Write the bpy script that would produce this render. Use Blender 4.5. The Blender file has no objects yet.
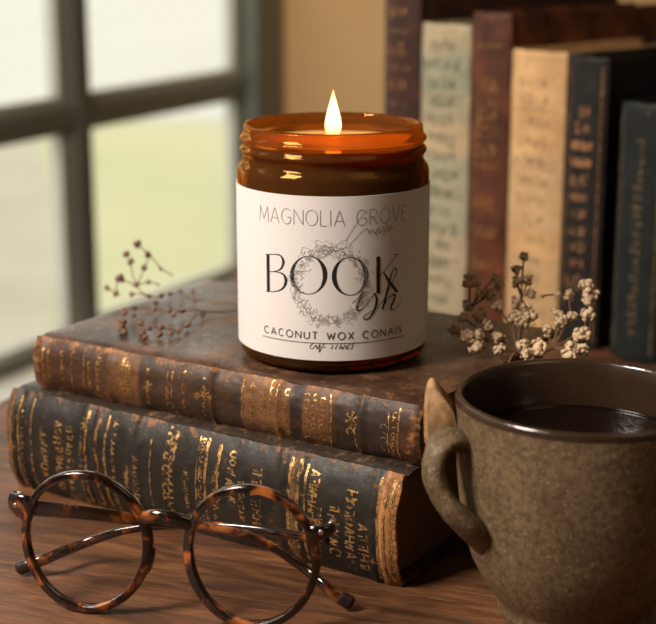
import bpy, bmesh, math, random
from mathutils import Vector, Matrix, noise
random.seed(7)
PI = math.pi
SC = bpy.context.scene
COL = SC.collection
# ---------------------------------------------------------------- camera model
# "rel" coordinates: millimetres from the lens, y forward, z up; the table top lies at z = -221
F = 1500.0
PITCH = math.atan(388 / F)
CP, SP = math.cos(PITCH), math.sin(PITCH)
TZ = -221.0
EYE = 0.971

def ray(px, py):
    a = (px - 328) / F; b = -(py - 312) / F
    return Vector((a, CP + b * SP, -SP + b * CP))
def onz(px, py, z):
    d = ray(px, py); return d * (z / d.z)
def ony(px, py, y):
    d = ray(px, py); return d * (y / d.y)
def onplane(px, py, p, n):
    d = ray(px, py); return d * (p.dot(n) / d.dot(n))
def W(v):
    return Vector((v[0] / 1000, v[1] / 1000, v[2] / 1000 + EYE))

cam = bpy.data.cameras.new('camera'); co = bpy.data.objects.new('camera', cam); COL.objects.link(co)
co.location = (0, 0, EYE); co.rotation_euler = (PI / 2 - PITCH, 0, 0)
cam.sensor_width = 36; cam.lens = F / 656 * 36; cam.clip_start = 0.01
cam.dof.use_dof = True; cam.dof.focus_distance = 0.515; cam.dof.aperture_fstop = 11.5
SC.camera = co
SC.view_settings.view_transform = 'Standard'; SC.view_settings.look = 'None'
SC.view_settings.exposure = 0.0; SC.view_settings.gamma = 1
SC.cycles.caustics_refractive = False; SC.cycles.caustics_reflective = False
SC.cycles.max_bounces = 10; SC.cycles.transparent_max_bounces = 16
SC.cycles.sample_clamp_indirect = 4

# ---------------------------------------------------------------- materials
class NT:
    def __init__(s, name):
        s.m = bpy.data.materials.new(name); s.m.use_nodes = True
        s.t = s.m.node_tree; s.t.nodes.clear()
        s.out = s.n('ShaderNodeOutputMaterial')
    def n(s, ty, **kw):
        o = s.t.nodes.new(ty)
        for k, v in kw.items():
            if k in o.inputs: o.inputs[k].default_value = v
            else: setattr(o, k, v)
        return o
    def l(s, a, b): s.t.links.new(a, b)
    def coord(s, scale=(1, 1, 1), rot=(0, 0, 0), kind='Object', loc=(0, 0, 0)):
        c = s.n('ShaderNodeTexCoord'); m = s.n('ShaderNodeMapping')
        m.inputs['Scale'].default_value = scale; m.inputs['Rotation'].default_value = rot; m.inputs['Location'].default_value = loc
        s.l(c.outputs[kind], m.inputs[0]); return m.outputs[0]
    def noise(s, vec, scale, detail=5, rough=.6, dist=0):
        x = s.n('ShaderNodeTexNoise'); x.inputs['Scale'].default_value = scale
        x.inputs['Detail'].default_value = detail; x.inputs['Roughness'].default_value = rough
        x.inputs['Distortion'].default_value = dist
        s.l(vec, x.inputs['Vector']); return x.outputs['Fac']
    def ramp(s, fac, stops):
        r = s.n('ShaderNodeValToRGB'); e = r.color_ramp.elements
        while len(e) < len(stops): e.new(.5)
        for q, (p, c) in zip(e, stops):
            q.position = p; q.color = (*c, 1) if hasattr(c, '__len__') else (c, c, c, 1)
        s.l(fac, r.inputs[0]); return r.outputs[0]
    def mix(s, fac, a, b, mode='MIX'):
        x = s.n('ShaderNodeMix', data_type='RGBA', blend_type=mode)
        for i, v in ((0, fac), (6, a), (7, b)):
            if hasattr(v, 'is_linked') or hasattr(v, 'links'): s.l(v, x.inputs[i])
            elif hasattr(v, '__len__'): x.inputs[i].default_value = (*v, 1)
            else: x.inputs[i].default_value = v
        return x.outputs[2]
    def math(s, op, a, b=0.0, clamp=False):
        x = s.n('ShaderNodeMath', operation=op); x.use_clamp = clamp
        for i, v in ((0, a), (1, b)):
            if hasattr(v, 'links'): s.l(v, x.inputs[i])
            else: x.inputs[i].default_value = v
        return x.outputs[0]
    def bump(s, h, strength=.3, dist=.0005):
        b = s.n('ShaderNodeBump'); b.inputs['Strength'].default_value = strength; b.inputs['Distance'].default_value = dist
        s.l(h, b.inputs['Height']); return b.outputs[0]
    def pbr(s, color, rough=.5, normal=None, **kw):
        p = s.n('ShaderNodeBsdfPrincipled')
        for k, v in (('Base Color', color), ('Roughness', rough)):
            if hasattr(v, 'links'): s.l(v, p.inputs[k])
            elif hasattr(v, '__len__'): p.inputs[k].default_value = (*v, 1)
            else: p.inputs[k].default_value = v
        for k, v in kw.items():
            k = k.replace('_', ' ')
            if hasattr(v, '__len__') and len(v) == 3: v = (*v, 1)
            p.inputs[k].default_value = v
        if normal: s.l(normal, p.inputs['Normal'])
        s.l(p.outputs[0], s.out.inputs[0]); s.p = p
        return s.m

def simple(name, col, rough=.5, vary=.15, scale=60, bump=.1, **kw):
    t = NT(name); v = t.coord(); n = t.noise(v, scale)
    c = t.mix(n, tuple(x * (1 - vary) for x in col), tuple(min(1, x * (1 + vary)) for x in col))
    return t.pbr(c, rough, t.bump(n, bump), **kw)

def leather(name, base, dark, worn, L, T, wear=.5, sheen=.4, scratch=True, bumps=.35, patches=()):
    """aged leather; worn to a lighter tan along the ends and the edges (object space: x along L, z along T, metres)."""
    t = NT(name); v = t.coord()
    n1 = t.noise(v, 45, 6, .65); n2 = t.noise(v, 260, 5, .7); n3 = t.noise(v, 900, 3, .6)
    c = t.mix(t.ramp(n1, [(.35, 0.), (.65, 1.)]), dark, base)
    for (u0, u1, colr, amt) in patches:          # dyed or rubbed panels across the spine
        s = t.n('ShaderNodeSeparateXYZ'); t.l(v, s.inputs[0])
        xx = t.math('ADD', s.outputs[0], t.math('MULTIPLY', t.math('SUBTRACT', n1, .5), .004))
        a = t.n('ShaderNodeMapRange', interpolation_type='SMOOTHSTEP'); t.l(xx, a.inputs[0]); a.inputs[1].default_value = u0 - .001; a.inputs[2].default_value = u0 + .001
        b = t.n('ShaderNodeMapRange', interpolation_type='SMOOTHSTEP'); t.l(xx, b.inputs[0]); b.inputs[1].default_value = u1 + .001; b.inputs[2].default_value = u1 - .001
        m = t.math('MULTIPLY', t.math('MULTIPLY', a.outputs[0], b.outputs[0]), t.math('ADD', .45, t.ramp(n2, [(.4, 0.), (.6, 1.)])), True)
        c = t.mix(t.math('MULTIPLY', m, amt), c, colr)
    s = t.n('ShaderNodeSeparateXYZ'); t.l(v, s.inputs[0])
    ex = t.math('ABSOLUTE', t.math('SUBTRACT', s.outputs[0], L / 2))
    ex = t.math('SUBTRACT', ex, L / 2 - .010)
    ex = t.math('MULTIPLY', ex, 90, False)
    ez = t.math('ABSOLUTE', t.math('SUBTRACT', s.outputs[2], T / 2))
    ez = t.math('SUBTRACT', ez, T / 2 - .0035)
    ez = t.math('MULTIPLY', ez, 200, False)
    e = t.math('MAXIMUM', ex, ez)
    e = t.math('ADD', t.math('MULTIPLY', e, wear), t.math('MULTIPLY', t.math('SUBTRACT', n2, .5), 3.0))
    e = t.math('ADD', e, t.math('MULTIPLY', t.math('SUBTRACT', n1, .5), 2.0))
    e = t.ramp(e, [(.35, 0.), (1., 1.)])
    c = t.mix(t.math('MULTIPLY', e, .8), c, worn)
    if scratch:
        sc = t.ramp(n2, [(.62, 0.), (.72, 1.)]); c = t.mix(t.math('MULTIPLY', sc, .35), c, worn)
    h = t.math('ADD', t.math('MULTIPLY', n2, .6), t.math('MULTIPLY', n3, .4))
    return t.pbr(c, t.ramp(n2, [(.3, sheen - .08), (.7, sheen + .12)]), t.bump(h, bumps, .0006), Specular_IOR_Level=.32)

def gilt(name, col=(.75, .45, .16), wear=.5, metallic=.75, rough=.38):
    t = NT(name); v = t.coord(); n = t.noise(v, 420, 4, .7)
    t.pbr(t.mix(t.noise(v, 150), tuple(x * .45 for x in col), col), rough, t.bump(n, .3, .0002), Metallic=metallic)
    tr = t.n('ShaderNodeBsdfTransparent'); mx = t.n('ShaderNodeMixShader')
    t.l(t.ramp(n, [(wear - .08, 0.), (wear + .06, 1.)]), mx.inputs[0])
    t.l(t.p.outputs[0], mx.inputs[1]); t.l(tr.outputs[0], mx.inputs[2]); t.l(mx.outputs[0], t.out.inputs[0])
    return t.m

def pages(name, col=(.30, .19, .10), axis='z', freq=1500):
    t = NT(name); v = t.coord(scale=(20, 20, freq) if axis == 'z' else (20, 20, 20)); n = t.noise(v, 1, 3)
    w = t.noise(t.coord(), 70, 4)
    c = t.mix(t.ramp(n, [(.3, 0.), (.7, 1.)]), tuple(x * .55 for x in col), col)
    c = t.mix(t.math('MULTIPLY', w, .6), c, tuple(x * .5 for x in col))
    return t.pbr(c, .85, t.bump(n, .5, .0004))

# ---------------------------------------------------------------- mesh helpers
def link(name, bm, m, parent=None, smooth=True, loc=None, angle=None):
    me = bpy.data.meshes.new(name)
    bmesh.ops.recalc_face_normals(bm, faces=bm.faces)
    bm.to_mesh(me); bm.free()
    for x in (m if isinstance(m, (list, tuple)) else [m]): me.materials.append(x)
    if smooth: me.polygons.foreach_set('use_smooth', [True] * len(me.polygons))
    if smooth and angle: me.set_sharp_from_angle(angle=angle)
    o = bpy.data.objects.new(name, me); COL.objects.link(o)
    if parent: o.parent = parent
    if loc is not None: o.location = loc
    return o
def empty(name, loc, rz=0, label=None, cat=None, group=None):
    o = bpy.data.objects.new(name, None); COL.objects.link(o); o.empty_display_size = .02
    o.location = loc; o.rotation_euler = (0, 0, rz); tag(o, label, cat, group); return o
def tag(o, label=None, cat=None, group=None, kind=None):
    if label: o['label'] = label
    if cat: o['category'] = cat
    if group: o['group'] = group
    if kind: o['kind'] = kind
    return o
def box(bm, c0, c1, mat=None, bev=0):
    v = []
    for z in (c0[2], c1[2]):
        for x, y in ((c0[0], c0[1]), (c1[0], c0[1]), (c1[0], c1[1]), (c0[0], c1[1])):
            v.append(bm.verts.new(mat @ Vector((x, y, z)) if mat else (x, y, z)))
    fs = [bm.faces.new([v[i] for i in q]) for q in ((3, 2, 1, 0), (4, 5, 6, 7), (0, 1, 5, 4), (1, 2, 6, 5), (2, 3, 7, 6), (3, 0, 4, 7))]
    if bev:
        es = list({e for f in fs for e in f.edges})
        bmesh.ops.bevel(bm, geom=es, offset=bev, segments=2, affect='EDGES', profile=.5)
def lathe(bm, prof, n=96, closed=False, sx=1, sy=1, mats=None, c=(0, 0)):
    rings = []
    for r, z in prof:
        if r < 1e-7: rings.append([bm.verts.new((c[0], c[1], z))])
        else: rings.append([bm.verts.new((c[0] + r * math.cos(2 * PI * i / n) * sx, c[1] + r * math.sin(2 * PI * i / n) * sy, z)) for i in range(n)])
    m = len(rings)
    for k in range(m if closed else m - 1):
        a, b = rings[k], rings[(k + 1) % m]
        for i in range(n):
            j = (i + 1) % n
            if len(a) == 1 and len(b) == 1: continue
            if len(a) == 1: f = bm.faces.new((a[0], b[j], b[i]))
            elif len(b) == 1: f = bm.faces.new((a[i], a[j], b[0]))
            else: f = bm.faces.new((a[i], a[j], b[j], b[i]))
            if mats: f.material_index = mats[k]
def crom(pts, k=8):
    P = [Vector(p) for p in pts]; out = []
    for i in range(len(P) - 1):
        p0 = P[max(i - 1, 0)]; p1 = P[i]; p2 = P[i + 1]; p3 = P[min(i + 2, len(P) - 1)]
        for j in range(k):
            t = j / k
            out.append(.5 * ((2 * p1) + (p2 - p0) * t + (2 * p0 - 5 * p1 + 4 * p2 - p3) * t * t + (3 * p1 - p0 - 3 * p2 + p3) * t ** 3))
    out.append(P[-1]); return out
def tube(bm, pts, ra, rb=None, n=12, up=Vector((0, 0, 1)), closed=False, cap=True, round_end=True):
    """sweep an ellipse (ra across, rb along up) along pts; radii may be lists"""
    P = [Vector(p) for p in pts]; N = len(P)
    A = ra if hasattr(ra, '__len__') else [ra] * N
    B = (rb if hasattr(rb, '__len__') else [rb] * N) if rb is not None else A
    rings = []
    for i in range(N):
        if closed: d = P[(i + 1) % N] - P[i - 1]
        else: d = P[min(i + 1, N - 1)] - P[max(i - 1, 0)]
        d.normalize()
        s = d.cross(up)
        if s.length < 1e-4: s = d.cross(Vector((0, 1, .01)))
        s.normalize(); u = s.cross(d).normalized()
        rings.append([bm.verts.new(P[i] + s * A[i] * math.cos(2 * PI * k / n) + u * B[i] * math.sin(2 * PI * k / n)) for k in range(n)])
    for i in range(N if closed else N - 1):
        a, b = rings[i], rings[(i + 1) % N]
        for k in range(n):
            bm.faces.new((a[k], a[(k + 1) % n], b[(k + 1) % n], b[k]))
    if not closed and cap:
        for r, i, sg in ((rings[0], 0, -1), (rings[-1], N - 1, 1)):
            d = (P[min(i + 1, N - 1)] - P[max(i - 1, 0)]).normalized() * sg * (min(A[i], B[i]) * .6 if round_end else 0)
            c = bm.verts.new(P[i] + d)
            r2 = [bm.verts.new(P[i] + (v.co - P[i]) * .75 + d * .75) for v in r]
            for k in range(n):
                bm.faces.new((r[k], r[(k + 1) % n], r2[(k + 1) % n], r2[k])); bm.faces.new((r2[k], r2[(k + 1) % n], c))
def blob(bm, c, r, sub=2, s=(1, 1, 1), amp=.2, fr=2., rot=None):
    t = bmesh.ops.create_icosphere(bm, subdivisions=sub, radius=1)
    off = Vector((random.random() * 50,) * 3)
    for v in t['verts']:
        k = 1 + amp * noise.noise(v.co * fr + off)
        q = Vector((v.co.x * s[0], v.co.y * s[1], v.co.z * s[2])) * r * k
        if rot: q = rot @ q
        v.co = q + Vector(c)
def ribbon(bm, pts, fmap, step=.0015):
    """pts: (a, b, width) in a flat space; fmap(a,b)->Vector on the surface. Builds a strip that follows the surface"""
    Q = []
    for i in range(len(pts) - 1):
        a = Vector(pts[i]); b = Vector(pts[i + 1]); L = (b.xy - a.xy).length
        k = max(1, int(L / step))
        for j in range(k): Q.append(a.lerp(b, j / k))
    Q.append(Vector(pts[-1]))
    prev = None
    for i, q in enumerate(Q):
        d = (Q[min(i + 1, len(Q) - 1)] - Q[max(i - 1, 0)]).xy
        if d.length < 1e-9: continue
        d.normalize(); n = Vector((-d.y, d.x)) * q.z / 2
        v = [bm.verts.new(fmap(q.x + n.x, q.y + n.y)), bm.verts.new(fmap(q.x - n.x, q.y - n.y))]
        if prev: bm.faces.new((prev[0], prev[1], v[1], v[0]))
        prev = v

# ================================================================ SETTING
WC = Vector((-69, 2000, 0)); WD = Vector((.454, .891, 0)).normalized(); WN = Vector((-WD.y, WD.x, 0))   # window wall: corner, direction, outward
def wallpt(t, n, z): return W(WC - WD * t + WN * n + Vector((0, 0, z)))
def wbox(bm, t0, t1, n0, n1, z0, z1, bev=0):
    M = Matrix.Translation(W(WC)) @ Matrix(((-WD.x, WN.x, 0, 0), (-WD.y, WN.y, 0, 0), (0, 0, 1, 0), (0, 0, 0, 1)))
    M.translation.z = EYE
    box(bm, (t0 / 1000, n0 / 1000, z0 / 1000), (t1 / 1000, n1 / 1000, z1 / 1000), M, bev)
FLOOR = -EYE * 1000; CEIL = 1450
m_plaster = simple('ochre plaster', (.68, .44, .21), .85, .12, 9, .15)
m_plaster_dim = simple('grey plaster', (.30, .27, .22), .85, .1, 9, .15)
m_frame = simple('grey painted window wood', (.135, .15, .125), .4, .2, 14, .1)
m_sill = simple('pale painted sill', (.74, .71, .62), .5, .08, 20, .1)
T1 = 1160; ZB, ZT = -456, 700
bm = bmesh.new()
wbox(bm, -40, 5, 0, 40, FLOOR, CEIL); wbox(bm, T1, 4200, 0, 140, FLOOR, CEIL)
wbox(bm, 5, T1, 0, 36, FLOOR, ZB - 30); wbox(bm, 5, T1, 0, 140, ZT, CEIL)
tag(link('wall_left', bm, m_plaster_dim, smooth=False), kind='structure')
bm = bmesh.new(); box(bm, W((-69, 2000, FLOOR)), W((2300, 2100, CEIL)))
tag(link('wall_back', bm, m_plaster, smooth=False), kind='structure')
bm = bmesh.new(); box(bm, W((2200, -2000, FLOOR)), W((2300, 2000, CEIL)))
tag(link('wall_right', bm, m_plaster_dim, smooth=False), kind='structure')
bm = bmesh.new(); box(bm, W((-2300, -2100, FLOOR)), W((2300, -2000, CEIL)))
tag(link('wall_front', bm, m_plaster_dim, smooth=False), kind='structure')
def room_prism(z0, z1):
    bm = bmesh.new(); e = WC - WD * 4200
    pts = [(WC.x, 2050), (2250, 2050), (2250, -2050), (e.x - 40, -2050), (e.x - 40, e.y)]
    lo = [bm.verts.new(W((x, y, z0))) for x, y in pts]; hi = [bm.verts.new(W((x, y, z1))) for x, y in pts]
    bm.faces.new(lo[::-1]); bm.faces.new(hi)
    for i in range(5): bm.faces.new((lo[i], lo[(i + 1) % 5], hi[(i + 1) % 5], hi[i]))
    return bm
bm = room_prism(CEIL, CEIL + 80)
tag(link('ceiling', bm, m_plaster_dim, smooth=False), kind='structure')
t = NT('floor boards'); v = t.coord(scale=(6, .8, 1)); n = t.noise(v, 3, 5)
t.pbr(t.mix(n, (.09, .045, .02), (.2, .11, .055)), .5)
bm = room_prism(FLOOR - 60, FLOOR)
tag(link('floor', bm, t.m, smooth=False), kind='structure')
# outside: lawn and pale gravel yard
t = NT('lawn'); v = t.coord(); n = t.noise(v, .35, 4, .6); n2 = t.noise(v, 6, 5)
c = t.mix(t.ramp(n, [(.38, 0.), (.62, 1.)]), (.44, .43, .26), (.50, .465, .31))
t.pbr(t.mix(t.math('MULTIPLY', n2, .35), c, (.36, .36, .20)), .9, Specular_IOR_Level=.1)
bm = bmesh.new(); box(bm, (-22, 2.6, -.6), (8, 11.5, -.5)); tag(link('lawn', bm, t.m, smooth=False), kind='structure')
bm = bmesh.new(); box(bm, (-40, 11.5, -.62), (12, 60, -.49))
tag(link('gravel_yard', bm, simple('pale gravel', (.50, .48, .435), .95, .08, .6, .05), smooth=False), kind='structure')
bm = bmesh.new(); pts = [(-.62, 2.7), (-1.35, 7.5), (-2.3, 11.5), (-20, 11.5), (-20, 2.7)]
lo = [bm.verts.new((x, y, -.5)) for x, y in pts]; hi = [bm.verts.new((x, y, -.485)) for x, y in pts]; bm.faces.new(lo[::-1]); bm.faces.new(hi)
for i in range(5): bm.faces.new((lo[i], lo[(i + 1) % 5], hi[(i + 1) % 5], hi[i]))
tag(link('stone_path', bm, simple('weathered stone paving', (.38, .34, .27), .9, .25, 1.6, .1), smooth=False), kind='structure')
# window: three columns and four rows of panes
win = tag(bpy.data.objects.new('window_1', None), kind='structure'); COL.objects.link(win); win.location = wallpt(580, 0, ZB)
def wpart(name, bm, m, smooth=False):
    o = link(name, bm, m, win, smooth); o.matrix_parent_inverse = Matrix.Translation(-win.location); return o
bm = bmesh.new()
wbox(bm, 4, 76, -14, 34, ZB, ZT, .003); wbox(bm, 1094, T1, -14, 34, ZB, ZT, .003); wbox(bm, 80, 1094, 4, 34, ZB, ZB + 13, .003); wbox(bm, 80, 1094, -8, 34, ZT - 40, ZT, .003)
wpart('window_frame', bm, m_frame)
cols = [(76, 412), (440, 752), (780, 1094)]
rows = [(-443, -213), (-189, 35), (59, 283), (307, 660)]
for a, b in ((412, 440), (752, 780)):
    bm = bmesh.new(); wbox(bm, a, b, 0, 17, ZB + 15, ZT - 40, .003); wbox(bm, a + 7, b - 7, 17, 30, ZB + 15, ZT - 40); wpart('muntin', bm, m_frame)
for a, b in ((-213, -189), (35, 59), (283, 307)):
    for c0, c1 in cols:
        bm = bmesh.new(); wbox(bm, c0, c1, 1, 18, a, b, .003); wpart('muntin', bm, m_frame)
t = NT('window glass')
gl = t.n('ShaderNodeBsdfGlossy', Roughness=.02); tr = t.n('ShaderNodeBsdfTransparent'); tr.inputs[0].default_value = (.97, .98, .96, 1)
fr = t.n('ShaderNodeFresnel', IOR=1.45); mx = t.n('ShaderNodeMixShader'); ge = t.n('ShaderNodeNewGeometry'); t.l(t.math('MULTIPLY', fr.outputs[0], t.math('SUBTRACT', 1, ge.outputs['Backfacing'])), mx.inputs[0]); t.l(tr.outputs[0], mx.inputs[1]); t.l(gl.outputs[0], mx.inputs[2]); t.l(mx.outputs[0], t.out.inputs[0])
m_wglass = t.m; m_daylit_side = simple('painted daylit frame side', (.46, .46, .39), .45, .1, 20, .1)  # last colour puts daylight on the frame's sides into the paint
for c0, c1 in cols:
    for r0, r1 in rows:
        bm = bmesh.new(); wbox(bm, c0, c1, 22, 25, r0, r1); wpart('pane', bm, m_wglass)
        bm = bmesh.new()  # added pale strips standing for daylit frame sides, wider on the lit side
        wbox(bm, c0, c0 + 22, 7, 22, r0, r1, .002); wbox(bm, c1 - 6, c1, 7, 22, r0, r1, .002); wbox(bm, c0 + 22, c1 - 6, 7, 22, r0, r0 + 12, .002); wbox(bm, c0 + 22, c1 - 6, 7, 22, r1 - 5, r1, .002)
        wpart('painted_daylit_side', bm, m_daylit_side)['label'] = 'pale strip painting daylight on the frame side'
bm = bmesh.new(); wbox(bm, -2, T1 + 30, -60, 38, ZB - 30, ZB, .004)
wpart('window_sill', bm, m_sill)

# ================================================================ TABLE
t = NT('table wood'); v = t.coord(scale=(3.2, 24, 24), rot=(0, 0, math.radians(14)))
n1 = t.noise(v, 3, 8, .65, 1.2); n2 = t.noise(v, 12, 8, .75, .8); n3 = t.noise(t.coord(), 22, 4)
c = t.ramp(n1, [(.34, (.035, .015, .007)), (.45, (.12, .056, .025)), (.56, (.25, .13, .06)), (.68, (.10, .046, .02))])
c = t.mix(t.ramp(n2, [(.42, .6), (.6, 0.)]), c, (.05, .022, .010))
c = t.mix(t.math('MULTIPLY', t.ramp(n3, [(.45, 0.), (.75, 1.)]), .5), c, (.05, .025, .014))
h = t.math('ADD', n1, t.math('MULTIPLY', n2, .6))
c = t.mix(1.0, c, (1.12, .88, .68), 'MULTIPLY')
m_table = t.pbr(c, t.ramp(n2, [(.3, .34), (.7, .58)]), t.bump(h, .8, .002))
ang = math.atan2(.94, .34)                                    # direction of the left edge
ld = Vector((math.cos(ang), math.sin(ang), 0)); lr = Vector((ld.y, -ld.x, 0))
corner = Vector((-15, 1080, 0))
tbl = empty('wooden_table', W(corner + Vector((0, 0, FLOOR))), ang - PI / 2, 'dark brown wooden table with worn grain under the books, glasses and mug', 'table')
TH = .75
bm = bmesh.new(); box(bm, (0, -1.05, TH - .03), (1.15, 0, TH), None, .003); link('tabletop', bm, m_table, tbl, False)
for x in (.05, 1.04):
    for y in (-1.0, -.11):
        bm = bmesh.new(); box(bm, (x, y, 0), (x + .06, y + .06, TH - .03), None, .004); link('leg', bm, m_table, tbl, False)
bm = bmesh.new()
for a, b in (((.06, -.08, .62), (1.09, -.06, .72)), ((.06, -.99, .62), (1.09, -.97, .72)), ((.06, -.97, .62), (.08, -.08, .72)), ((1.07, -.97, .62), (1.09, -.08, .72))): box(bm, a, b)
link('apron', bm, m_table, tbl, False)

# ================================================================ BOOKS
def board(bm, L, D, z0, z1, y0, groove_up, seed=0):
    """a cover board: a slab from y0 to D whose spine side dips in a hinge groove, edges rounded and slightly worn"""
    nx, prof = 40, []
    h = (z1 - z0)
    ys = [y0, y0 + .0015, y0 + .003, y0 + .0045, y0 + .006] + [y0 + .006 + (D - y0 - .006) * k / 14 for k in range(1, 15)]
    dip = [0, .0004, .0011, .0004, 0] + [0] * 14
    top = [(y, z1 - d if groove_up else z1) for y, d in zip(ys, dip)]
    bot = [(y, z0 + (0 if groove_up else d)) for y, d in zip(ys, dip)]
    top[-1] = (D - h * .3, z1); bot[-1] = (D - h * .3, z0)
    ring = bot + [(D, z0 + h * .3), (D, z1 - h * .3)] + top[::-1]
    R = []
    for i in range(nx + 1):
        x = L * i / nx; r = []
        for (y, z) in ring:
            e = 0
            if i in (0, nx): zz = z0 + h / 2 + (z - z0 - h / 2) * .6
            else: zz = z
            w = .0005 * noise.noise(Vector((x * 60, y * 60, seed)))
            dx = .0007 * noise.noise(Vector((y * 150, seed, 3))) if i in (0, nx) else 0
            dy = .0007 * noise.noise(Vector((x * 150, seed, 9))) if y > D - .002 else 0
            r.append(bm.verts.new((x + dx, y + dy, zz + w * (1 if (z > z0 + h / 2) == groove_up else .15))))
        R.append(r)
    for i in range(nx):
        for k in range(len(ring)):
            k2 = (k + 1) % len(ring); bm.faces.new((R[i][k], R[i + 1][k], R[i + 1][k2], R[i][k2]))
    bm.faces.new(R[0]); bm.faces.new(R[-1][::-1])
def spine_curve(T, bulge, v):
    """v in 0..1 from bottom board to top board; returns (y, z) of the outer spine"""
    a = (v - .5) * 2
    s = abs(a) ** 2.6
    return (-bulge * (1 - s), T * v)
def spine_mesh(bm, L, T, bulge, bands=(), th=.0018, seed=0):
    nx, nv = 150, 28
    def P(u, v, inner=0):
        y, z = spine_curve(T, bulge, v)
        y2, z2 = spine_curve(T, bulge, min(1, v + .01)); y1, z1 = spine_curve(T, bulge, max(0, v - .01))
        d = Vector((0, y2 - y1, z2 - z1)).normalized(); n = Vector((0, -d.z, d.y))
        b = sum(.0009 * math.exp(-((u - q) / w) ** 2) for q, w in bands)
        wob = .0005 * noise.noise(Vector((u * 70, v * 3, seed))) + .0002 * noise.noise(Vector((u * 300, v * 12, seed)))
        endf = min(u, L - u); rr = -.0008 * max(0, 1 - endf / .002)
        off = (-th if inner else b + wob + rr)
        du = .0008 * noise.noise(Vector((v * 9, seed, u * 2))) if endf < .0005 else 0
        return Vector((u + du, y, z)) + n * off
    G = [[bm.verts.new(P(L * i / nx, j / nv)) for j in range(nv + 1)] for i in range(nx + 1)]
    H = [[bm.verts.new(P(L * i / nx, j / nv, 1)) for j in range(nv + 1)] for i in range(nx + 1)]
    for i in range(nx):
        for j in range(nv):
            bm.faces.new((G[i][j], G[i + 1][j], G[i + 1][j + 1], G[i][j + 1])); bm.faces.new((H[i][j + 1], H[i + 1][j + 1], H[i + 1][j], H[i][j]))
        bm.faces.new((G[i][0], H[i][0], H[i + 1][0], G[i + 1][0])); bm.faces.new((G[i][nv], G[i + 1][nv], H[i + 1][nv], H[i][nv]))
    for j in range(nv):
        bm.faces.new((G[0][j], G[0][j + 1], H[0][j + 1], H[0][j])); bm.faces.new((G[nx][j], H[nx][j], H[nx][j + 1], G[nx][j + 1]))
    return P
def page_block(bm, L, D, T, bt, y0=.001, inset=.004):
    nx, ny, nz = 24, 20, 14
    def f(x, y, z):
        conc = .003 * (1 - (2 * (z - T / 2) / (T - 2 * bt)) ** 2)
        yy = y - conc * ((y - y0) / (D - y0)) ** 4
        r = .0004 * noise.noise(Vector((x * 30, y * 30, z * 900)))
        return (x + (r if x > L / 2 else -r), yy + r, z)
    box(bm, (inset, y0, bt), (L - inset, D - inset, T - bt))
    bmesh.ops.subdivide_edges(bm, edges=bm.edges[:], cuts=13, use_grid_fill=True)
    for v in bm.verts: v.co = f(*v.co)
def make_book(name, base, rz, L, D, T, bulge, mats, label, cat='book', lying=True, bands=(), bt=.0028, group=None, seed=0, loc=None, tiltm=None):
    """local x along the spine, y away from the spine, z through the thickness"""
    root = empty(name, base, rz, label, cat, group)
    if tiltm is not None: root.rotation_mode = 'QUATERNION'; root.rotation_quaternion = tiltm.to_quaternion()
    bm = bmesh.new(); board(bm, L, D, 0, bt, 0, False, seed); link('back_cover', bm, mats[0], root, True, angle=.7)
    bm = bmesh.new(); board(bm, L, D, T - bt, T, 0, True, seed + 1); link('front_cover', bm, mats[0], root, True, angle=.7)
    bm = bmesh.new(); P = spine_mesh(bm, L, T, bulge, bands, seed=seed); link('spine', bm, mats[1], root, True, angle=.9)
    bm = bmesh.new(); page_block(bm, L, D, T, bt); link('page_block', bm, mats[2], root, False)
    return root, (lambda u, v: P(min(max(u, 0), L), min(max(v / T, 0), 1)) + Vector((0, -.00022, 0)))

# gilding strokes; flat space = (u along spine, height) in metres
def lacy(bm, fm, u, v0, v1, w=.0016, step=.0022, lw=.00035):
    v = v0; k = 0
    while v < v1:
        s = random.uniform(.7, 1.2); a = w * random.uniform(.5, 1)
        p = [(u + a * .5 * math.cos(q), v + step * .45 * math.sin(q) * s, lw * random.uniform(.7, 1.6)) for q in [random.random() + j * .9 for j in range(random.randint(3, 7))]]
        ribbon(bm, p, fm, .0004); v += step * random.uniform(.6, 1.1)
def gline(bm, fm, u, v0, v1, w=.0005, wob=.0004, curve=0):
    n = 26; ph = random.random() * 9
    ribbon(bm, [(u + wob * noise.noise(Vector((k * .35, ph, 0))) + curve * (2 * k / n - 1) ** 2, v0 + (v1 - v0) * k / n, w * (1 + .6 * noise.noise(Vector((k * .9, ph, 5))))) for k in range(n + 1)], fm)
def scrawl(bm, fm, u, v0, v1, size=.0028, lw=.0005, gap=1.0):
    """a column of letter-like marks running along the height of the spine"""
    v = v0
    while v < v1:
        s = size * random.uniform(.75, 1.1); kind = random.randint(0, 4); ux = u + random.uniform(-.15, .15) * size
        def q(*pts): ribbon(bm, [(ux + (x - .5) * s, v + y * s * .7, lw * random.uniform(.7, 1.3)) for x, y in pts], fm, .0004)
        if kind == 0: q((0, 0), (1, .1)); q((.5, .05), (.5, .9)); q((0, .9), (1, .85))
        elif kind == 1: q(*[(.5 + .5 * math.cos(a), .5 + .45 * math.sin(a)) for a in [j * .7 for j in range(9)]])
        elif kind == 2: q((0, .1), (1, .1), (.9, .9)); q((0, .5), (.6, .5))
        elif kind == 3: q((1, 0), (.1, .3), (.9, .6), (0, .9))
        else: q((0, 0), (1, .4), (0, .8)); q((.3, .2), (.3, .65))
        v += s * .95 * gap
def flower(bm, fm, u, v, r, lw=.0004):
    for k in range(6):
        a = k * PI / 3 + .3
        ribbon(bm, [(u + r * .15 * math.cos(a), v + r * .15 * math.sin(a), lw), (u + r * math.cos(a + .25), v + r * math.sin(a + .25), lw * 1.6), (u + r * .9 * math.cos(a - .2), v + r * .9 * math.sin(a - .2), lw)], fm, .0003)
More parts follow.
